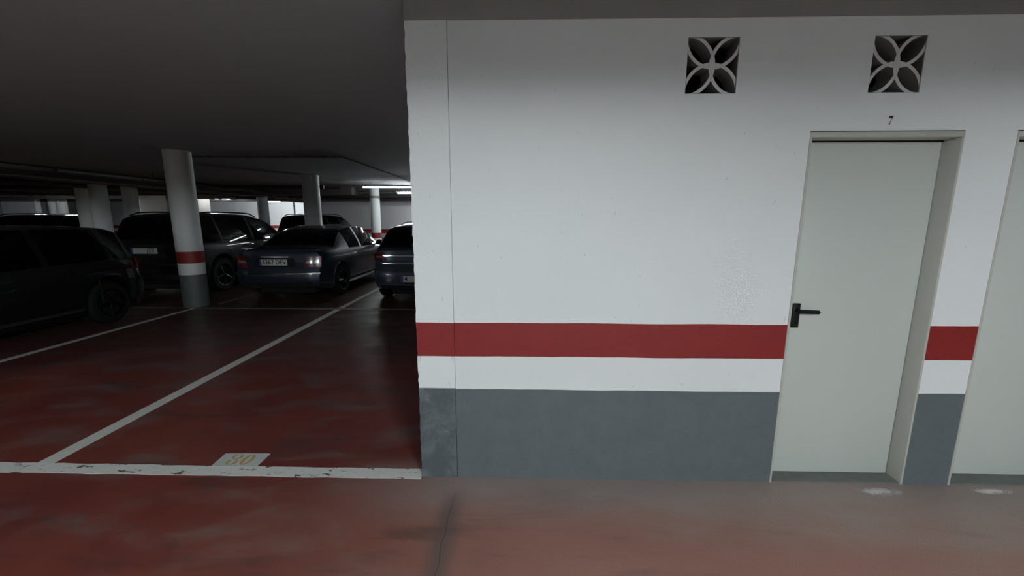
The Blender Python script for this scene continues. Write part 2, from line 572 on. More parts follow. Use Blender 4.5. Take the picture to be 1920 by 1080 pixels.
# ------------------------------------------------------------------ ventilation blocks
def vent(xc, label):
    h = (VZ[1] - VZ[0]) / 2
    zc = (VZ[0] + VZ[1]) / 2
    e = empty('ventilation_block', (xc, WY, zc))
    tag(e, label, 'vent', 'breeze block vents above the doors')
    t = .125
    n = 22
    for q in range(4):
        bm = bmesh.new()
        A = [[], []]
        amax = math.pi / 2
        bmax = math.asin(1 / (1 + t))
        for k in range(n + 1):
            s = -1 + 2 * k / n
            a, b = s * amax, s * bmax
            pin = (1 - math.cos(a), math.sin(a))
            pout = (1 - (1 + t) * math.cos(b), (1 + t) * math.sin(b))
            A[0].append(pin); A[1].append(pout)
        rot = q * math.pi / 2
        c_, s_ = math.cos(rot), math.sin(rot)
        fr, bk = [[], []], [[], []]
        for w in (0, 1):
            for (px, pz) in A[w]:
                x, z = px * c_ - pz * s_, px * s_ + pz * c_
                hx = (V1[1] - V1[0]) / 2 - .0005
                fr[w].append(bm.verts.new((x * hx, .004 + q * .0004, z * (h - .0005))))
                bk[w].append(bm.verts.new((x * hx, .11, z * (h - .0005))))
        for k in range(n):
            bm.faces.new((fr[0][k], fr[0][k + 1], fr[1][k + 1], fr[1][k]))
            bm.faces.new((bk[0][k], bk[1][k], bk[1][k + 1], bk[0][k + 1]))
            bm.faces.new((fr[0][k], bk[0][k], bk[0][k + 1], fr[0][k + 1]))
            bm.faces.new((fr[1][k], fr[1][k + 1], bk[1][k + 1], bk[1][k]))
        for k in (0, n):
            bm.faces.new((fr[0][k], fr[1][k], bk[1][k], bk[0][k]))
        o = bm_obj('rib', bm, M_block, e, 35)
        o.data.materials.append(M_rawshade)
        for f in o.data.polygons:
            if abs(f.normal.y) < .9 or f.center.y > .05: f.material_index = 1
    hx = (V1[1] - V1[0]) / 2
    bm = bmesh.new()
    for (a, b, c_, d_) in ((-hx, hx, -h, -h + .003), (-hx, hx, h - .003, h), (-hx, -hx + .003, -h, h), (hx - .003, hx, -h, h)):
        add_box(bm, a, b, .004, .149, c_, d_)
    bm_obj('dark_sleeve', bm, M_rawshade, e)  # dark lining added so the opening looks shaded
vent((V1[0] + V1[1]) / 2, 'white petal-pattern vent block left of the door, above blank wall')
vent((V2[0] + V2[1]) / 2, 'white petal-pattern vent block directly above the number 7')

# stencilled number 7 over the door
n7 = empty('painted_number', (1.905, WY - .001, 2.082))
n7.scale = (.78, 1, .95)
tag(n7, 'small black stencilled number 7 on the wall above the door', 'number')
def wallpoly(name, poly, mat, par):
    return prism(name, poly, lambda u, v, w: (u, -.0012 + .001 * w, v), None, mat, par)
wallpoly('bar', [(-.014, .010), (.012, .010), (.016, .021), (-.011, .021)], M_ink, n7)
wallpoly('stroke', [(.004, .004), (.008, .004), (.011, .0095), (.0085, .0095)], M_ink, n7)
wallpoly('stroke', [(-.004, -.014), (.0005, -.014), (.0055, .000), (.003, .000)], M_ink, n7)
wallpoly('foot', [(-.012, -.024), (-.001, -.024), (.0005, -.016), (-.0045, -.0155), (-.0065, -.020)], M_ink, n7)

# ------------------------------------------------------------------ floor markings
def slab(name, pts, mat, label, cat='floor marking', z=.0025, par=None):
    bm = bmesh.new()
    cx = sum(p[0] for p in pts) / len(pts); cy = sum(p[1] for p in pts) / len(pts)
    a = [bm.verts.new((x - cx, y - cy, 0)) for x, y in pts]
    b = [bm.verts.new((x - cx, y - cy, z)) for x, y in pts]
    n = len(pts)
    bm.faces.new(a[::-1]); bm.faces.new(b)
    for i in range(n):
        j = (i + 1) % n
        bm.faces.new((a[i], a[j], b[j], b[i]))
    o = bm_obj(name, bm, mat, None, None, (cx, cy, 0))
    return tag(o, label, cat)

def wob_strip(x0, x1, ya, yb, n=40, amp=.004):
    top, bot = [], []
    for i in range(n + 1):
        t = i / n
        x = x0 + (x1 - x0) * t
        bot.append((x, ya + random.uniform(-amp, amp)))
        top.append((x, yb + random.uniform(-amp, amp)))
    return bot + top[::-1]
slab('parking_line', wob_strip(-9.5, X0 - .005, 2.262, 2.362, 90), M_line, 'wide chipped white line across the bay mouths, ending at the wall corner')
slab('parking_line', [(-3.155, 2.362), (-3.045, 2.362), (-3.135, 6.88), (-3.235, 6.88)], M_line2, 'white line dividing the empty bay 80 from the empty bay on its left')
slab('parking_line', [(-5.86, 2.362), (-5.76, 2.362), (-5.72, 6.88), (-5.80, 6.88)], M_line2, 'faint white line beside the parked black hatchback, leading to the near column')
slab('parking_line', [(-8.6, 6.885), (-1.2, 6.885), (-1.2, 6.955), (-8.6, 6.955)], M_line3, 'faint thin line across the backs of the empty bays')
slab('parking_line', [(-3.235, 6.96), (-3.135, 6.96), (-3.20, 12.0), (-3.30, 12.0)], M_line2, 'white line running between the dark blue saloon and the steel-blue crossover')
slab('parking_line', [(-5.62, 7.3), (-5.55, 7.3), (-5.60, 12.0), (-5.68, 12.0)], M_line3, 'faint line between the dark blue saloon and the black off-roader')

np_ = empty('bay_number_panel', (-1.85, 2.42, 0))
tag(np_, 'white painted floor panel with worn yellow number 80', 'floor marking')
def fp(name, pts, mat, par, z0, z1):
    return prism(name, pts, lambda u, v, w: (u, v, z1 if w == 0 else z0), None, mat, par)
fp('panel', [(-.145, -.066), (.150, -.064), (.152, .082), (.128, .086), (-.152, .078)], M_panel, np_, .0, .0035)
def crescent(cx, cy, rx, ry, side, thick, gap=.28):
    out, inn = [], []
    for k in range(11):
        a = -math.pi / 2 + gap + (math.pi - 2 * gap) * k / 10
        out.append((cx + side * rx * math.cos(a), cy + ry * math.sin(a)))
        th = thick * math.cos(a) ** .6 if math.cos(a) > 0 else 0
        inn.append((cx + side * max(0, rx * math.cos(a) - th), cy + ry * math.sin(a) * .9))
    return out + inn[::-1]
for cy, ry in ((-.018, .034), (.040, .026)):
    for sd in (-1, 1):
        fp('digit_stroke', crescent(-.042, cy, .036, ry, sd, .020), M_yellow, np_, .0035, .0042)
for sd in (-1, 1):
    fp('digit_stroke', crescent(.046, .008, .036, .058, sd, .021), M_yellow, np_, .0035, .0042)

# plaster dust swept against the doors
def dust(cx, cy, rx, ry, label, seed):
    rnd = random.Random(seed)
    n, m = 26, 5
    verts, faces = [(0, 0, .010)], []
    for j in range(1, m + 1):
        for i in range(n):
            a = 2 * math.pi * i / n
            k = (j / m) * (rnd.uniform(.7, 1.1) if j == m else 1)
            verts.append((rx * k * math.cos(a), ry * k * math.sin(a), .009 * (1 - (j / m)) ** 1.3 + (0.0005 if j < m else 0)))
    for i in range(n):
        faces.append((0, 1 + i, 1 + (i + 1) % n))
    for j in range(m - 1):
        for i in range(n):
            a = 1 + j * n
            faces.append((a + i, a + n + i, a + n + (i + 1) % n, a + (i + 1) % n))
    o = py_obj('dust_patch', verts, faces, M_dust, None, 60, (cx, cy, 0))
    tag(o, label, 'dust', kind='stuff')
dust(2.10, 2.215, .17, .05, 'smear of white plaster dust on the floor before the numbered door', 3)
dust(2.76, 2.235, .14, .03, 'smear of white plaster dust on the floor before the rightmost door', 5)

# ------------------------------------------------------------------ columns
def column(x, y, r, label, h=None):
    h = h or ZC
    bm = bmesh.new()
    add_lathe(bm, [(r, 0), (r, h * .25), (r, h * .5), (r, h * .75), (r, h)], 40)
    o = bm_obj('concrete_column', bm, M_col, None, 40, (x, y, 0))
    return tag(o, label, 'column', 'round garage columns')
column(-5.89, 7.13, .20, 'nearest white round column with red and grey painted bands')
column(-5.72, 11.25, .215, 'white round column rising behind the dark blue saloon')
c3 = column(-5.60, 15.75, .185, 'brightly lit white column with vivid red band beside the far wall')
bm = bmesh.new()
add_lathe(bm, [(.188, 2.28), (.192, 2.285), (.192, 2.365), (.188, 2.37)], 40)
bm_obj('collar', bm, M_core, c3, 40)
column(-12.37, 11.95, .205, 'pale column behind the hatchback roof, right one of the close pair')
column(-13.29, 12.41, .205, 'pale column behind the hatchback roof, left one of the close pair')
column(-12.29, 12.85, .20, 'greyish column just left of the dark grey core wall')
column(-10.68, 16.95, .205, 'grey column left of the bright far wall')
column(-23.27, 20.2, .20, 'pinkish column deep at the far left, left one of the pair')
column(-22.80, 20.15, .20, 'pinkish column deep at the far left, right one of the pair')

# ------------------------------------------------------------------ lamps
def lamp(loc, rz, length, strength, label, col=(.90, .985, 1.0), z_top=ZC, tubes=1, tray=.09, shade=False):
    e = empty('fluorescent_lamp', loc, rz)
    tag(e, label, 'ceiling lamp', 'fluorescent battens')
    h = length / 2
    bm = bmesh.new()
    # tray with turned-down edges
    add_box(bm, -h - .03, h + .03, -tray / 2, tray / 2, 0, .05)
    bm_obj('housing', bm, M_house, e)
    if shade:
        bm = bmesh.new()
        for sy in (-1, 1):
            add_box(bm, -h - .03, h + .03, sy * tray / 2 - .004, sy * tray / 2 + .004, -.05, .002)
        bm_obj('reflector', bm, M_house, e)
    m = emit_mat('tube_glow', col, strength)
    for k in range(tubes):
        oy = (k - (tubes - 1) / 2) * .06
        bm = bmesh.new()
        add_cyl(bm, (-h + .02, oy, -.026), (h - .02, oy, -.026), .016, 12)
        bm_obj('tube', bm, m, e, 50)
    for s in (-1, 1):
        box('tube_holder', s * h - .012, s * h + .012, -tray / 2, tray / 2, -.045, 0, M_house, e)
    if z_top - loc[2] - .05 > .01:
        for s in (-1, 1):
            cyl('hanger', (s * h * .7, 0, .05), (s * h * .7, 0, z_top - loc[2]), .006, M_house, e, 8)
    return e

AZ = 2.58  # height of the unseen lamps added behind the viewer to light the wall
lamp((1.6, -2.1, AZ), math.pi / 2, 1.5, E_AISLE * 1.15, 'added lengthwise batten lamp, unseen behind the viewer, right one of the front pair')
lamp((-1.4, -2.1, AZ), math.pi / 2, 1.5, E_AISLE * .45, 'added lengthwise batten lamp, unseen behind the viewer, left one of the front pair')
lamp((1.6, -3.8, AZ + .02), math.pi / 2, 1.5, E_AISLE * .60, 'added lengthwise batten lamp, unseen behind the viewer, right one of the rear pair')
lamp((-1.4, -3.8, AZ + .02), math.pi / 2, 1.5, E_AISLE * .35, 'added lengthwise batten lamp, unseen behind the viewer, left one of the rear pair')
lamp((-.6, -6.2, AZ), 0, 1.5, E_AISLE * .09, 'added crosswise batten lamp, unseen far behind the viewer')
lamp((-10.2, -1.4, 2.56), 0, 1.5, E_SIDE, 'batten lamp over the aisle left of the black hatchback', tray=.2, shade=True)
lamp((-3.85, 14.9, 2.45), 0, 1.2, E_FAR * 2.6, 'bright batten lamp beside the brightly lit column')
lamp((-3.0, 18.15, 2.45), 0, 1.6, E_FAR * 3, 'added batten lamp over the far aisle, unseen behind the storeroom wall')  # added out of view to brighten the far wall
lamp((-4.2, 13.6, 2.56), 0, 2.0, E_FAR * .3, 'long thin lamp line under the slab edge right of the far columns')
lamp((-12.7, 9.0, 2.5), 0, 1.2, E_FAR * .6, 'added unseen batten lamp over the empty bay left of the black off-roader', tray=.2, shade=True)  # added out of view to light the pale column pair
lamp((-15.35, 25.0, 2.51), .35, 1.2, E_FAR * 10, 'bright lamp before the brightest far wall')
lamp((-15.13, 20.6, 2.51), 1.45, 1.2, E_FAR * .8, 'small far lamp, right dot of the two left of the grey column')
lamp((-15.51, 20.6, 2.51), 1.45, .6, E_FAR * .6, 'small far lamp, left dot of the two left of the grey column')
lamp((-17.35, 17.0, 2.53), 1.2, .6, E_FAR * 1.5, 'far lamp dot right of the pale column pair')
lamp((-18.7, 17.0, 2.56), 1.0, .6, E_FAR * 1.5, 'far lamp dot right of the pinkish columns')
lamp((-20.2, 17.0, 2.56), 1.0, .6, E_FAR * 2.5, 'far lamp dot left of the pinkish columns')

# ------------------------------------------------------------------ pipes
def pipe(a, b, r, mat, label, joints=2):
    a, b = Vector(a), Vector(b)
    e = empty('ceiling_pipe', a)
    tag(e, label, 'pipe', 'pipes under the garage ceiling')
    cyl('pipe_run', (0, 0, 0), b - a, r, mat, e, 14)
    for k in range(joints):
        t = (k + .5) / joints
        p = (b - a) * t
        d = (b - a).normalized() * r * 1.2
        cyl('coupling', p - d, p + d, r * 1.18, mat, e, 14)
        p2 = p + (b - a).normalized() * .3
        cyl('hanger', p2, p2 + Vector((0, 0, ZC - a.z - .002)), .008, M_pipedark, e, 6)
    return e
pipe((-9.9, 17.6, 2.44), (5.5, 17.6, 2.44), .075, M_pipedark, 'dark pipe running across before the far wall', 4)
pipe((-9.9, 17.3, 2.58), (5.5, 17.3, 2.58), .05, M_pvc, 'upper grey pipe across before the far wall', 4)
pipe((-9.4, 8.3, 2.50), (-9.6, 28.0, 2.50), .06, M_pipedark, 'dark pipe running away over the black off-roader', 5)
pipe((-13.0, 8.3, 2.48), (-13.2, 28.0, 2.48), .07, M_pipedark, 'dark thick pipe running away over the far left cars', 5)
pipe((-14.0, 8.3, 2.52), (-14.2, 17.9, 2.52), .045, M_pvc, 'grey pipe running away above the pale column pair', 4)
pipe((-30, 13.0, 2.50), (-6.2, 13.0, 2.50), .06, M_pipedark, 'dark pipe crossing left of the middle columns', 6)
pipe((-30, 14.3, 2.55), (-6.2, 14.3, 2.55), .04, M_pvc, 'thin grey pipe crossing left of the middle columns', 6)
pipe((-30, 18.9, 2.46), (-10.9, 18.9, 2.46), .07, M_pipedark, 'dark pipe crossing deep before the far columns', 4)
cb = empty('ceiling_seam_line', (-6.2, 7.75, ZC))  # dark ceiling seam stood in for by a thin added tube
tag(cb, 'thin dark line for the ceiling seam beyond the nearest column', 'ceiling seam')
cyl('seam_run', (0, 0, -.014), (2.85, .08, -.014), .013, M_pipedark, cb, 8)
cyl('seam_run', (2.85, .08, -.014), (2.65, 6.0, -.014), .013, M_pipedark, cb, 8)
for k in range(4):
    box('seam_pad', .4 + k * .7 - .02, .4 + k * .7 + .02, -.03 + k * .02, .05 + k * .02, -.03, 0, M_pipedark, cb)
dp = empty('drain_pipe', (-15.9, 28.7, 0))
tag(dp, 'thin dark vertical drain pipe on the bright far wall', 'pipe')
cyl('pipe_run', (0, 0, 0), (0, 0, 2.6), .035, M_pipedark, dp, 10)
cyl('bracket', (0, 0, 2.3), (0, 0, 2.36), .06, M_pipedark, dp, 10)

# ------------------------------------------------------------------ cars
def hermite(xs, ys):
    xs = np.array(xs, float); ys = np.array(ys, float)
    d = np.diff(ys) / np.diff(xs)
    m = np.zeros(len(xs))
    m[0], m[-1] = d[0], d[-1]
    for i in range(1, len(xs) - 1):
        m[i] = 0 if d[i - 1] * d[i] <= 0 else 2 * d[i - 1] * d[i] / (d[i - 1] + d[i])
    def f(x):
        x = min(max(x, xs[0]), xs[-1])
        i = min(np.searchsorted(xs, x, side='right') - 1, len(xs) - 2)
        h = xs[i + 1] - xs[i]; t = (x - xs[i]) / h
        return float((2*t**3-3*t*t+1)*ys[i] + (t**3-2*t*t+t)*h*m[i] + (-2*t**3+3*t*t)*ys[i+1] + (t**3-t*t)*h*m[i+1])
    return f

NK = 17
class CarShape:
    def __init__(s, sp):
        s.sp = sp
        s.L = sp['L']; s.w = sp['W'] / 2
        s.top = hermite(*zip(*sp['top']))
        s.belt = hermite(*zip(*sp['belt']))
        s.plan = hermite(*zip(*sp['plan']))
        s.zb = hermite([0, .5, s.L - .6, s.L], [sp.get('zr', .30), .20, .19, .24])
        s.rp = hermite(*zip(*sp['rear']))
        s.fp = hermite(*zip(*sp['front']))
        s.wy = sp['wheels']; s.R = sp['R']
    def arch(s, y):
        a = -1
        for yc in s.wy:
            d = abs(y - yc); RR = s.R + .045
            if d < RR: a = max(a, s.R + math.sqrt(RR * RR - d * d))
        return a
    def section(s, y):
        w = s.w * s.plan(y); zb = s.zb(y); belt = s.belt(y); top = max(s.top(y), belt + .015)
        g = top - belt
        q = min(1, max(0, (g - .05) / .4))
        rx = w * (.90 - s.sp.get('tumble', .16) * q)
        te = belt + g * (.60 + .30 * q)
        H = belt - zb
        P = [(0, zb), (.64 * w, zb), (.66 * w, zb), (.93 * w, zb), (.96 * w, zb + .03), (.985 * w, zb + .2 * H), (.998 * w, zb + .45 * H),
             (w, zb + .62 * H), (.99 * w, zb + .82 * H), (.975 * w, belt - .03), (.95 * w, belt)]
        bx = .95 * w
        for t in (.33, .66):
            P.append((bx + (rx - bx) * (t ** 1.25), belt + (te - belt) * t))
        P += [(rx, te), (.84 * rx, te + (top - te) * .62), (.5 * rx, te + (top - te) * .92), (0, top)]
        a = s.arch(y)
        if a > 0:
            Q = []
            for k, (x, z) in enumerate(P):
                if 2 <= k <= 9: z = max(z, a + .010 * (k - 2))
                Q.append((x, z))
            P = Q
        return P
    def warp(s, x, y, z):
        xr = min(1.0, abs(x) / s.w)
        t = max(0, 1 - y / .7) ** 2
        yy = y + t * (s.rp(z) + s.sp.get('rc', .20) * xr ** 3.2)
        t = max(0, 1 - (s.L - y) / .8) ** 2
        yy -= t * (s.fp(z) + s.sp.get('fc', .30) * xr ** 2.6)
        return yy
    def rear_y(s, x, z):
        return s.warp(x, 0, z)
    def side_x(s, y, z):
        P = s.section(y)[4:14]
        for k in range(len(P) - 1):
            if P[k][1] <= z <= P[k + 1][1] and P[k + 1][1] > P[k][1]:
                t = (z - P[k][1]) / (P[k + 1][1] - P[k][1])
                return P[k][0] + (P[k + 1][0] - P[k][0]) * t
        return s.w

def build_car(sp, loc, label, group='cars parked in the garage', rz=0.0, detail=2):
    cs = CarShape(sp)
    e = empty('car', loc, rz)
    tag(e, label, 'car', group)
    L = cs.L
    ys = set(np.round(np.concatenate([np.linspace(0, .7, 9), np.linspace(.7, L - .8, 36), np.linspace(L - .8, L, 10)]), 4).tolist())
    for yc in cs.wy:
        ys |= set(np.round(yc + (cs.R + .045) * np.sin(np.linspace(-math.pi / 2, math.pi / 2, 17)), 4).tolist())
        ys |= {round(yc - cs.R - .046, 4), round(yc + cs.R + .046, 4)}
    for a, b in sp['side_windows']: ys |= {a, b}
    for a, b in (sp['rear_window'], sp['windshield']): ys |= {a, b}
    ys = sorted(ys)
    yy = [ys[0]]
    for y in ys[1:]:
        if y - yy[-1] > .0005: yy.append(y)
    ys = yy
    secs = [cs.section(y) for y in ys]
    # flatten the caps' top and bottom so they close
    bins = {'body': ([], []), }
    verts = []; idx = {}
    for i, y in enumerate(ys):
        for k, (x, z) in enumerate(secs[i]):
            for sd in ((1,) if k in (0, NK - 1) else (1, -1)):
                idx[(i, k, sd)] = len(verts)
                verts.append((sd * x, cs.warp(x, y, z), z))
        idx[(i, 0, -1)] = idx[(i, 0, 1)]; idx[(i, NK - 1, -1)] = idx[(i, NK - 1, 1)]
    groups = {}
    def put(key, f): groups.setdefault(key, []).append(f)
    for i in range(len(ys) - 1):
        ym = (ys[i] + ys[i + 1]) / 2
        for k in range(NK - 1):
            for sd in (1, -1):
                f = [idx[(i, k, sd)], idx[(i + 1, k, sd)], idx[(i + 1, k + 1, sd)], idx[(i, k + 1, sd)]]
                key = 'body'
                if 10 <= k <= 12:
                    for q, (a, b) in enumerate(sp['side_windows']):
                        if a < ym < b and min(cs.top(ys[i]) - cs.belt(ys[i]), cs.top(ys[i + 1]) - cs.belt(ys[i + 1])) > .12:
                            key = ('side_window', q, sd)
                if k >= 13:
                    if sp['rear_window'][0] < ym < sp['rear_window'][1]: key = ('rear_window', 0, 0)
                    if sp['windshield'][0] < ym < sp['windshield'][1]: key = ('windscreen', 0, 0)
                put(key, f)
    # caps
    for end, i in ((0, 0), (1, len(ys) - 1)):
        nc = 12
        rows = []
        for k in range(1, NK - 1):
            x, z = secs[i][k]
            row = []
            for c in range(nc + 1):
                t = -1 + 2 * c / nc
                if c == 0: row.append(idx[(i, k, -1)])
                elif c == nc: row.append(idx[(i, k, 1)])
                else:
                    row.append(len(verts)); verts.append((t * x, cs.warp(t * x, ys[i], z), z))
            rows.append(row)
        for a, b in zip(rows[:-1], rows[1:]):
            for c in range(nc):
                put('body', [a[c], a[c + 1], b[c + 1], b[c]])
        put('body', rows[-1] + [idx[(i, NK - 1, 1)]])
        put('body', rows[0] + [idx[(i, 0, 1)]])
    for key, faces in groups.items():
        used = sorted({v for f in faces for v in f})
        mp = {v: n for n, v in enumerate(used)}
        nm = 'body' if key == 'body' else key[0]
        vv = [verts[v] for v in used]
        ff = []
        for f in faces:
            g = []
            for v in f:
                if mp[v] not in g: g.append(mp[v])
            if len(g) >= 3: ff.append(g)
        py_obj(nm, vv, ff, sp['paint'] if key == 'body' else M_glass, e, 32 if key == 'body' else 60)
    # wheels
    rw = cs.R
    first = None
    for yc in cs.wy:
        for sd in (1, -1):
            ww = .20
            if first is None:
                bm = bmesh.new()
                add_lathe(bm, [(rw * .66, -ww / 2), (rw * .9, -ww / 2), (rw * .985, -ww * .36), (rw, -ww * .2), (rw, ww * .2), (rw * .985, ww * .36), (rw * .9, ww / 2), (rw * .66, ww / 2), (rw * .64, ww * .3)], 32, 'X')
                t = bm_obj('wheel', bm, M_tyre, e, 40)
                bm = bmesh.new()
                add_lathe(bm, [(rw * .64, .02), (rw * .67, ww / 2 + .004), (rw * .60, ww / 2 - .004), (rw * .58, .045), (rw * .2, .045), (rw * .16, ww / 2 - .01), (.01, ww / 2 - .005)], 32, 'X')
                for q in range(5):
                    a = 2 * math.pi * q / 5
                    p0 = Vector((.078, rw * .12 * math.cos(a), rw * .12 * math.sin(a)))
                    p1 = Vector((.086, rw * .62 * math.cos(a), rw * .62 * math.sin(a)))
                    add_cyl(bm, p0, p1, rw * .075, 6, rw * .055)
                rm = bm_obj('rim', bm, M_rim, t, 40)
                first = (t, rm)
                tw, r_ = t, rm
            else:
                tw = first[0].copy(); r_ = first[1].copy()
                C.objects.link(tw); C.objects.link(r_)
                r_.parent = tw
            tw.location = (sd * (cs.w * .985 - ww / 2), yc, rw)
            tw.rotation_euler = (random.uniform(0, 1.2), 0, 0 if sd > 0 else math.pi)
    box('underbody', -cs.w * .62, cs.w * .62, sp.get('ub', .40), L - .5, .10 if 'ub' in sp else .125, .26, M_under, e, .02)
    # patches on the rear face
    def rear_patch(name, corners, off, mat, par=e, nx=8, nz=3, inset=.02):
        """corners: (xa0, xb0, z0, xa1, xb1, z1)"""
        xa0, xb0, z0, xa1, xb1, z1 = corners
        vs, fs = [], []
        for lay in (0, 1):
            for j in range(nz + 1):
                v = j / nz
                for i in range(nx + 1):
                    u = i / nx
                    xa = xa0 + (xa1 - xa0) * v; xb = xb0 + (xb1 - xb0) * v
                    x = xa + (xb - xa) * u; z = z0 + (z1 - z0) * v
                    vs.append((x, cs.rear_y(x, z) + (-off if lay == 0 else inset), z))
        n1 = nx + 1; N = n1 * (nz + 1)
        for j in range(nz):
            for i in range(nx):
                a = j * n1 + i
                fs.append((a, a + 1, a + n1 + 1, a + n1)); fs.append((N + a, N + a + n1, N + a + n1 + 1, N + a + 1))
        for i in range(nx):
            fs.append((i, N + i, N + i + 1, i + 1)); a = nz * n1 + i
            fs.append((a, a + 1, N + a + 1, N + a))
        for j in range(nz):
            a = j * n1; fs.append((a, a + n1, N + a + n1, N + a)); a += nx
            fs.append((a, N + a, N + a + n1, a + n1))
        return py_obj(name, vs, fs, mat, par, 30)
    def side_patch(name, y0, y1, z0, z1, sd, off, mat, par=e, n=10):
        vs, fs = [], []
        for lay in (off, -.015):
            for i in range(n + 1):
                y = y0 + (y1 - y0) * i / n
                for z in (z0(y) if callable(z0) else z0, z1(y) if callable(z1) else z1):
                    vs.append((sd * (cs.side_x(y, z) + lay), cs.warp(cs.w * .97, y, z), z))
        N = 2 * (n + 1)
        for i in range(n):
            a = 2 * i
            fs += [(a, a + 2, a + 3, a + 1), (N + a, N + a + 1, N + a + 3, N + a + 2), (a, N + a, N + a + 2, a + 2), (a + 1, a + 3, N + a + 3, N + a + 1)]
        fs += [(0, 1, N + 1, N), (2 * n, N + 2 * n, N + 2 * n + 1, 2 * n + 1)]
        return py_obj(name, vs, fs, mat, par, 30)
    for args in sp.get('rear_parts', []):
        rear_patch(*args)
    # tail lights
    for (xa0, xb0, z0, xa1, xb1, z1) in sp['tail']:
        for sd in (1, -1):
            t = rear_patch('tail_light', (sd * xa0, sd * xb0, z0, sd * xa1, sd * xb1, z1), .012, M_tail, nx=8, nz=4)
            if sp.get('clear_band'):
                ca, cb = sp['clear_band']
                za, zb_ = z0 + (z1 - z0) * ca, z0 + (z1 - z0) * cb
                f0 = lambda v, p, q: p + (q - p) * v
                rear_patch('clear_lens', (sd * f0(ca, xa0, xa1), sd * (f0(ca, xb0, xb1) - .05), za, sd * f0(cb, xa0, xa1), sd * (f0(cb, xb0, xb1) - .05), zb_), .016, M_tailw, t)
    # number plate
    if 'plate' in sp:
        px, pz, txt, tx0 = sp['plate']
        yp = min(cs.rear_y(px + s * .26, pz + q * .055) for s in (-1, 1) for q in (-1, 1)) - .018
        pl = box('number_plate', px - .26, px + .26, yp, yp + .02, pz - .055, pz + .055, M_plate, e, .004)
        box('plate_band', px - .258, px - .215, yp - .0012, yp + .001, pz - .053, pz + .053, M_plateblue, pl)
        cu = bpy.data.curves.new('lettering', 'FONT')
        cu.body = txt; cu.size = .112; cu.align_x = 'LEFT'; cu.align_y = 'CENTER'; cu.extrude = .0008; cu.offset = .0016
        tmp = bpy.data.objects.new('tmp', cu); C.objects.link(tmp)
        dg = bpy.context.evaluated_depsgraph_get()
        me = bpy.data.meshes.new_from_object(tmp.evaluated_get(dg))
        bpy.data.objects.remove(tmp)
        me.materials.clear()
        o = mesh_obj('lettering', me, M_ink, pl)
        o.rotation_euler = (math.pi / 2, 0, 0)
        xs_ = [v.co.x for v in me.vertices]
        wid = max(xs_) - min(xs_)
        sc = sp.get('text_w', .43) / wid if wid > 0 else 1
        o.scale = (sc, 1, 1)
        o.location = (px + tx0 - min(xs_) * sc, yp - .0015, pz + .002)
    if detail >= 1:
        w0, w1 = sp['side_windows'][0][0], sp['side_windows'][-1][1]
        for sd in (1, -1):
            side_patch('window_trim', w0, w1, lambda y: cs.belt(y) - .012, lambda y: cs.belt(y) + .006, sd, .006, sp.get('trim', M_chrome), n=16)
            for (yh, zh) in sp['handles']:
                h = side_patch('door_handle', yh, yh + .19, zh, zh + .032, sd, .026, sp.get('handle_mat', M_chrome), n=4)
            side_patch('sill_strip', cs.wy[0] + cs.R + .08, cs.wy[1] - cs.R - .08, .27, .31, sd, .012, M_under, n=6)
            for yg in sp['gaps']:
                side_patch('door_gap', yg, yg + .009, .34, lambda y: cs.belt(y) - .03, sd, .0015, M_under, n=1)
            # wing mirror
            ym = sp['mirror']
            zm = cs.belt(ym) + .07
            xm = cs.side_x(ym, cs.belt(ym))
            bm = bmesh.new()
            bmesh.ops.create_icosphere(bm, subdivisions=2, radius=1)
            bmesh.ops.transform(bm, matrix=Matrix.Diagonal((.115, .075, .075, 1)), verts=bm.verts)
            for v in bm.verts:
                if v.co.y < -.02: v.co.y = -.02 + (v.co.y + .02) * .2
            add_box(bm, -.16 if sd > 0 else .02, -.02 if sd > 0 else .16, -.02, .03, -.06, -.025)
            o = bm_obj('wing_mirror', bm, sp['paint'], e, 40, (sd * (xm + .13), ym, zm))
    if sp.get('rails'):
        for sd in (1, -1):
            bm = bmesh.new()
            pts = []
            for i in range(11):
                y = sp['rails'][0] + (sp['rails'][1] - sp['rails'][0]) * i / 10
                P = cs.section(y)
                h = .045 if 0 < i < 10 else .0
                pts.append(Vector((sd * P[13][0] * .97, y, P[13][1] + .03 + h)))
            for a, b in zip(pts[:-1], pts[1:]):
                add_cyl(bm, a, b, .016, 8)
            bm_obj('roof_rail', bm, sp.get('rail_mat', M_chrome), e, 40)
    if detail >= 2:
        for (sx, sy, sz) in sp['seats']:
            bm = bmesh.new()
            add_box(bm, -.24, .24, -.07, .07, -.35, .20, .05)
            st = bm_obj('seat', bm, M_seat, e, 50, (sx, sy, sz))
            bm = bmesh.new()
            add_box(bm, -.13, .13, -.045, .045, .24, .40, .035)
            add_cyl(bm, (-.06, 0, .18), (-.06, 0, .26), .008, 6); add_cyl(bm, (.06, 0, .18), (.06, 0, .26), .008, 6)
            bm_obj('headrest', bm, M_seat, st, 50)
    return e

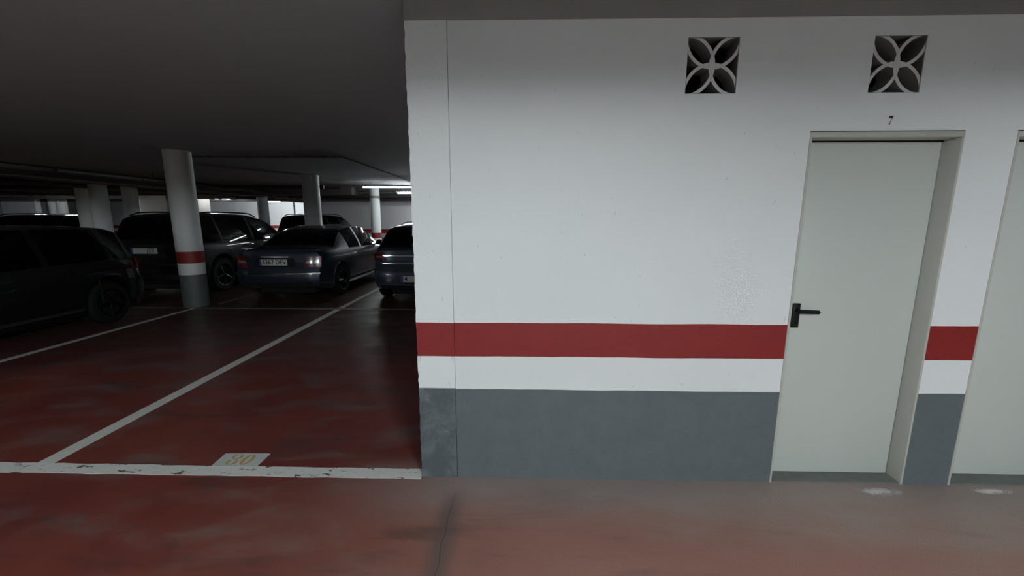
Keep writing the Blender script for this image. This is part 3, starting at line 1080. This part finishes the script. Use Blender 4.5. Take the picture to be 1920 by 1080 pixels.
seats_std = [(-.37, 1.55, .78), (.37, 1.55, .78), (-.37, 2.35, .80), (.37, 2.35, .80)]
SEDAN = dict(L=4.53, W=1.74, R=.31, wheels=(.98, 3.74), paint=P_blue, tumble=.20,
    top=[(0, .965), (.30, .985), (.62, .995), (.80, 1.02), (1.15, 1.22), (1.50, 1.345), (1.95, 1.405), (2.35, 1.41), (2.75, 1.36), (3.10, 1.19), (3.48, .965), (4.0, .90), (4.35, .80), (4.53, .70)],
    belt=[(0, .905), (.6, .93), (1.6, .925), (3.3, .875), (4.0, .82), (4.53, .62)],
    plan=[(0, .90), (.35, .955), (.9, .99), (2.2, 1.0), (3.6, .985), (4.2, .93), (4.53, .80)],
    rear=[(.15, .14), (.30, .05), (.42, .0), (.58, .0), (.62, .045), (.90, .10), (1.0, .14)],
    front=[(.15, .12), (.35, .0), (.6, .03), (.9, .15)],
    side_windows=[(1.42, 2.02), (2.10, 3.05)], rear_window=(.80, 1.50), windshield=(2.72, 3.46),
    tail=[(.52, .80, .66, .60, .80, .86)], clear_band=(.38, .62),
    plate=(-.02, .755, '5267 DFV', -.195), text_w=.44,
    handles=[(1.50, .80), (2.42, .79)], gaps=[1.40, 2.06, 3.22], mirror=3.02,
    rear_parts=[('plate_recess', (-.40, .40, .675, -.34, .34, .835), .003, M_under),
                ('chrome_strip', (-.26, .26, .848, -.26, .26, .866), .018, M_chrome),
                ('boot_seam', (-.80, .80, .598, -.80, .80, .606), .002, M_under),
                ('bumper_strip', (-.80, .80, .545, -.80, .80, .566), .014, M_chrome),
                ('lower_valance', (-.62, .62, .30, -.66, .66, .39), .006, M_under),
                ('boot_lip', (-.66, .66, .936, -.66, .66, .950), .012, P_blue)],
    seats=seats_std)
CROSS = dict(L=4.36, W=1.79, R=.335, wheels=(.86, 3.45), paint=P_steel, tumble=.19,
    top=[(0, .99), (.10, 1.04), (.30, 1.20), (.52, 1.34), (.75, 1.42), (1.2, 1.465), (1.9, 1.48), (2.4, 1.44), (2.8, 1.29), (3.2, 1.03), (3.8, .95), (4.2, .84), (4.36, .70)],
    belt=[(0, .94), (.5, .96), (1.5, .95), (3.0, .92), (3.8, .85), (4.36, .64)],
    plan=[(0, .88), (.3, .95), (.8, .99), (2.1, 1.0), (3.4, .98), (4.0, .92), (4.36, .80)],
    rear=[(.15, .14), (.32, .03), (.45, .0), (.60, .0), (.68, .06), (.92, .10), (1.05, .12)],
    front=[(.15, .12), (.35, .0), (.6, .03), (.9, .15)],
    side_windows=[(.70, 1.55), (1.63, 2.75)], rear_window=(.10, .70), windshield=(2.42, 3.18),
    tail=[(.55, .80, .80, .50, .80, .93)], clear_band=(.35, .60),
    plate=(0, .475, '4', -.19), text_w=.055,
    handles=[(1.05, .82), (1.95, .81)], gaps=[.98, 1.60, 2.80], mirror=2.72,
    rear_parts=[('plate_recess', (-.48, .48, .40, -.34, .34, .545), .002, P_steel),
                ('chrome_strip', (-.62, .62, .880, -.62, .62, .895), .015, M_chrome),
                ('tailgate_lip', (-.62, .62, .735, -.62, .62, .752), .015, M_chrome),
                ('bumper_strip', (-.78, .78, .610, -.78, .78, .628), .016, M_chrome),
                ('lower_strip', (-.62, .62, .360, -.62, .62, .374), .016, M_chrome),
                ('lower_valance', (-.66, .66, .29, -.66, .66, .35), .006, M_under)],
    seats=seats_std)
SUV = dict(L=4.62, W=1.84, R=.36, wheels=(.92, 3.62), paint=P_black, tumble=.17, zr=.36,
    top=[(0, 1.06), (.06, 1.14), (.20, 1.40), (.34, 1.58), (.60, 1.645), (1.3, 1.67), (2.1, 1.655), (2.7, 1.57), (3.1, 1.38), (3.5, 1.12), (4.1, 1.05), (4.45, .93), (4.62, .80)],
    belt=[(0, 1.02), (.5, 1.05), (1.6, 1.04), (3.2, 1.0), (4.0, .95), (4.62, .72)],
    plan=[(0, .90), (.3, .96), (.8, .99), (2.2, 1.0), (3.6, .985), (4.3, .92), (4.62, .80)],
    rear=[(.15, .12), (.38, .02), (.50, .0), (.66, .0), (.72, .05), (1.0, .08), (1.1, .10)],
    front=[(.15, .12), (.4, .0), (.7, .03), (1.0, .12)],
    side_windows=[(.45, 1.0), (1.06, 2.02), (2.10, 3.18)], rear_window=(.06, .36), windshield=(2.70, 3.48),
    tail=[(.62, .82, .72, .62, .80, 1.02)],
    plate=(0, .93, 'JTT', .06), text_w=.16, trim=M_black, handle_mat=M_black,
    handles=[(1.62, .93), (2.62, .92)], gaps=[1.22, 2.06, 3.25], mirror=3.08, rails=(.55, 2.5), rail_mat=M_black,
    rear_parts=[('tailgate_trim', (-.36, .36, 1.000, -.36, .36, 1.018), .012, M_black),
                ('bumper_step', (-.84, .84, .655, -.84, .84, .69), .02, M_under),
                ('lower_valance', (-.70, .70, .37, -.72, .72, .48), .006, M_under)],
    seats=[(-.4, 1.75, .92), (.4, 1.75, .92), (-.4, 2.55, .94), (.4, 2.55, .94)])
HATCH = dict(L=4.22, W=1.76, R=.315, wheels=(.80, 3.38), paint=P_black, tumble=.18,
    top=[(0, .97), (.05, 1.06), (.16, 1.27), (.25, 1.375), (.50, 1.43), (1.3, 1.465), (1.9, 1.46), (2.4, 1.39), (2.8, 1.20), (3.15, 1.0), (3.7, .92), (4.08, .80), (4.22, .68)],
    belt=[(0, .93), (.5, .94), (1.5, .93), (3.0, .89), (3.7, .82), (4.22, .62)],
    plan=[(0, .88), (.3, .95), (.8, .99), (2.1, 1.0), (3.4, .98), (3.9, .92), (4.22, .80)],
    rear=[(.15, .14), (.32, .03), (.45, .0), (.58, .0), (.66, .06), (.92, .10), (1.05, .12)],
    front=[(.15, .12), (.35, .0), (.6, .03), (.9, .15)],
    side_windows=[(.30, .62), (.70, 1.50), (1.58, 2.72)], rear_window=(.05, .25), windshield=(2.40, 3.13),
    tail=[(.60, .80, .76, .60, .80, .95)],
    handles=[(1.02, .80), (1.95, .79)], gaps=[.92, 1.49, 2.78], mirror=2.68, zr=.17, ub=.16,
    rear_parts=[('bumper_step', (-.80, .80, .600, -.80, .80, .622), .012, M_under)],
    seats=seats_std, trim=M_black, handle_mat=M_black)

build_car(SEDAN, (-4.55, 7.33, 0), 'dark blue saloon car seen from the rear with plate 5267 DFV')
build_car(CROSS, (-1.93, 7.28, 0), 'steel-blue crossover car half hidden by the wall corner')
build_car(SUV, (-7.32, 7.70, 0), 'tall black off-roader behind the nearest column')
build_car(HATCH, (-7.04, 6.70, 0), 'black hatchback at the left edge, nearest to the viewer', rz=math.pi)
s2 = dict(SUV); s2['paint'] = P_char; s2.pop('plate'); s2['rail_mat'] = M_chrome
build_car(s2, (-14.75, 13.9, 0), 'charcoal off-roader parked crosswise far behind the black hatchback', rz=math.pi / 2, detail=1)
s3 = dict(SUV); s3['paint'] = P_char; s3.pop('plate'); s3['rail_mat'] = M_chrome
build_car(s3, (-8.15, 14.6, 0), 'dark estate car with roof rails beyond the dark blue saloon', detail=1)
h2 = dict(HATCH); h2['paint'] = P_char; h2['zr'] = .28
build_car(h2, (-3.62, 14.2, 0), 'dark hatchback showing its roof above the steel-blue crossover', detail=1)
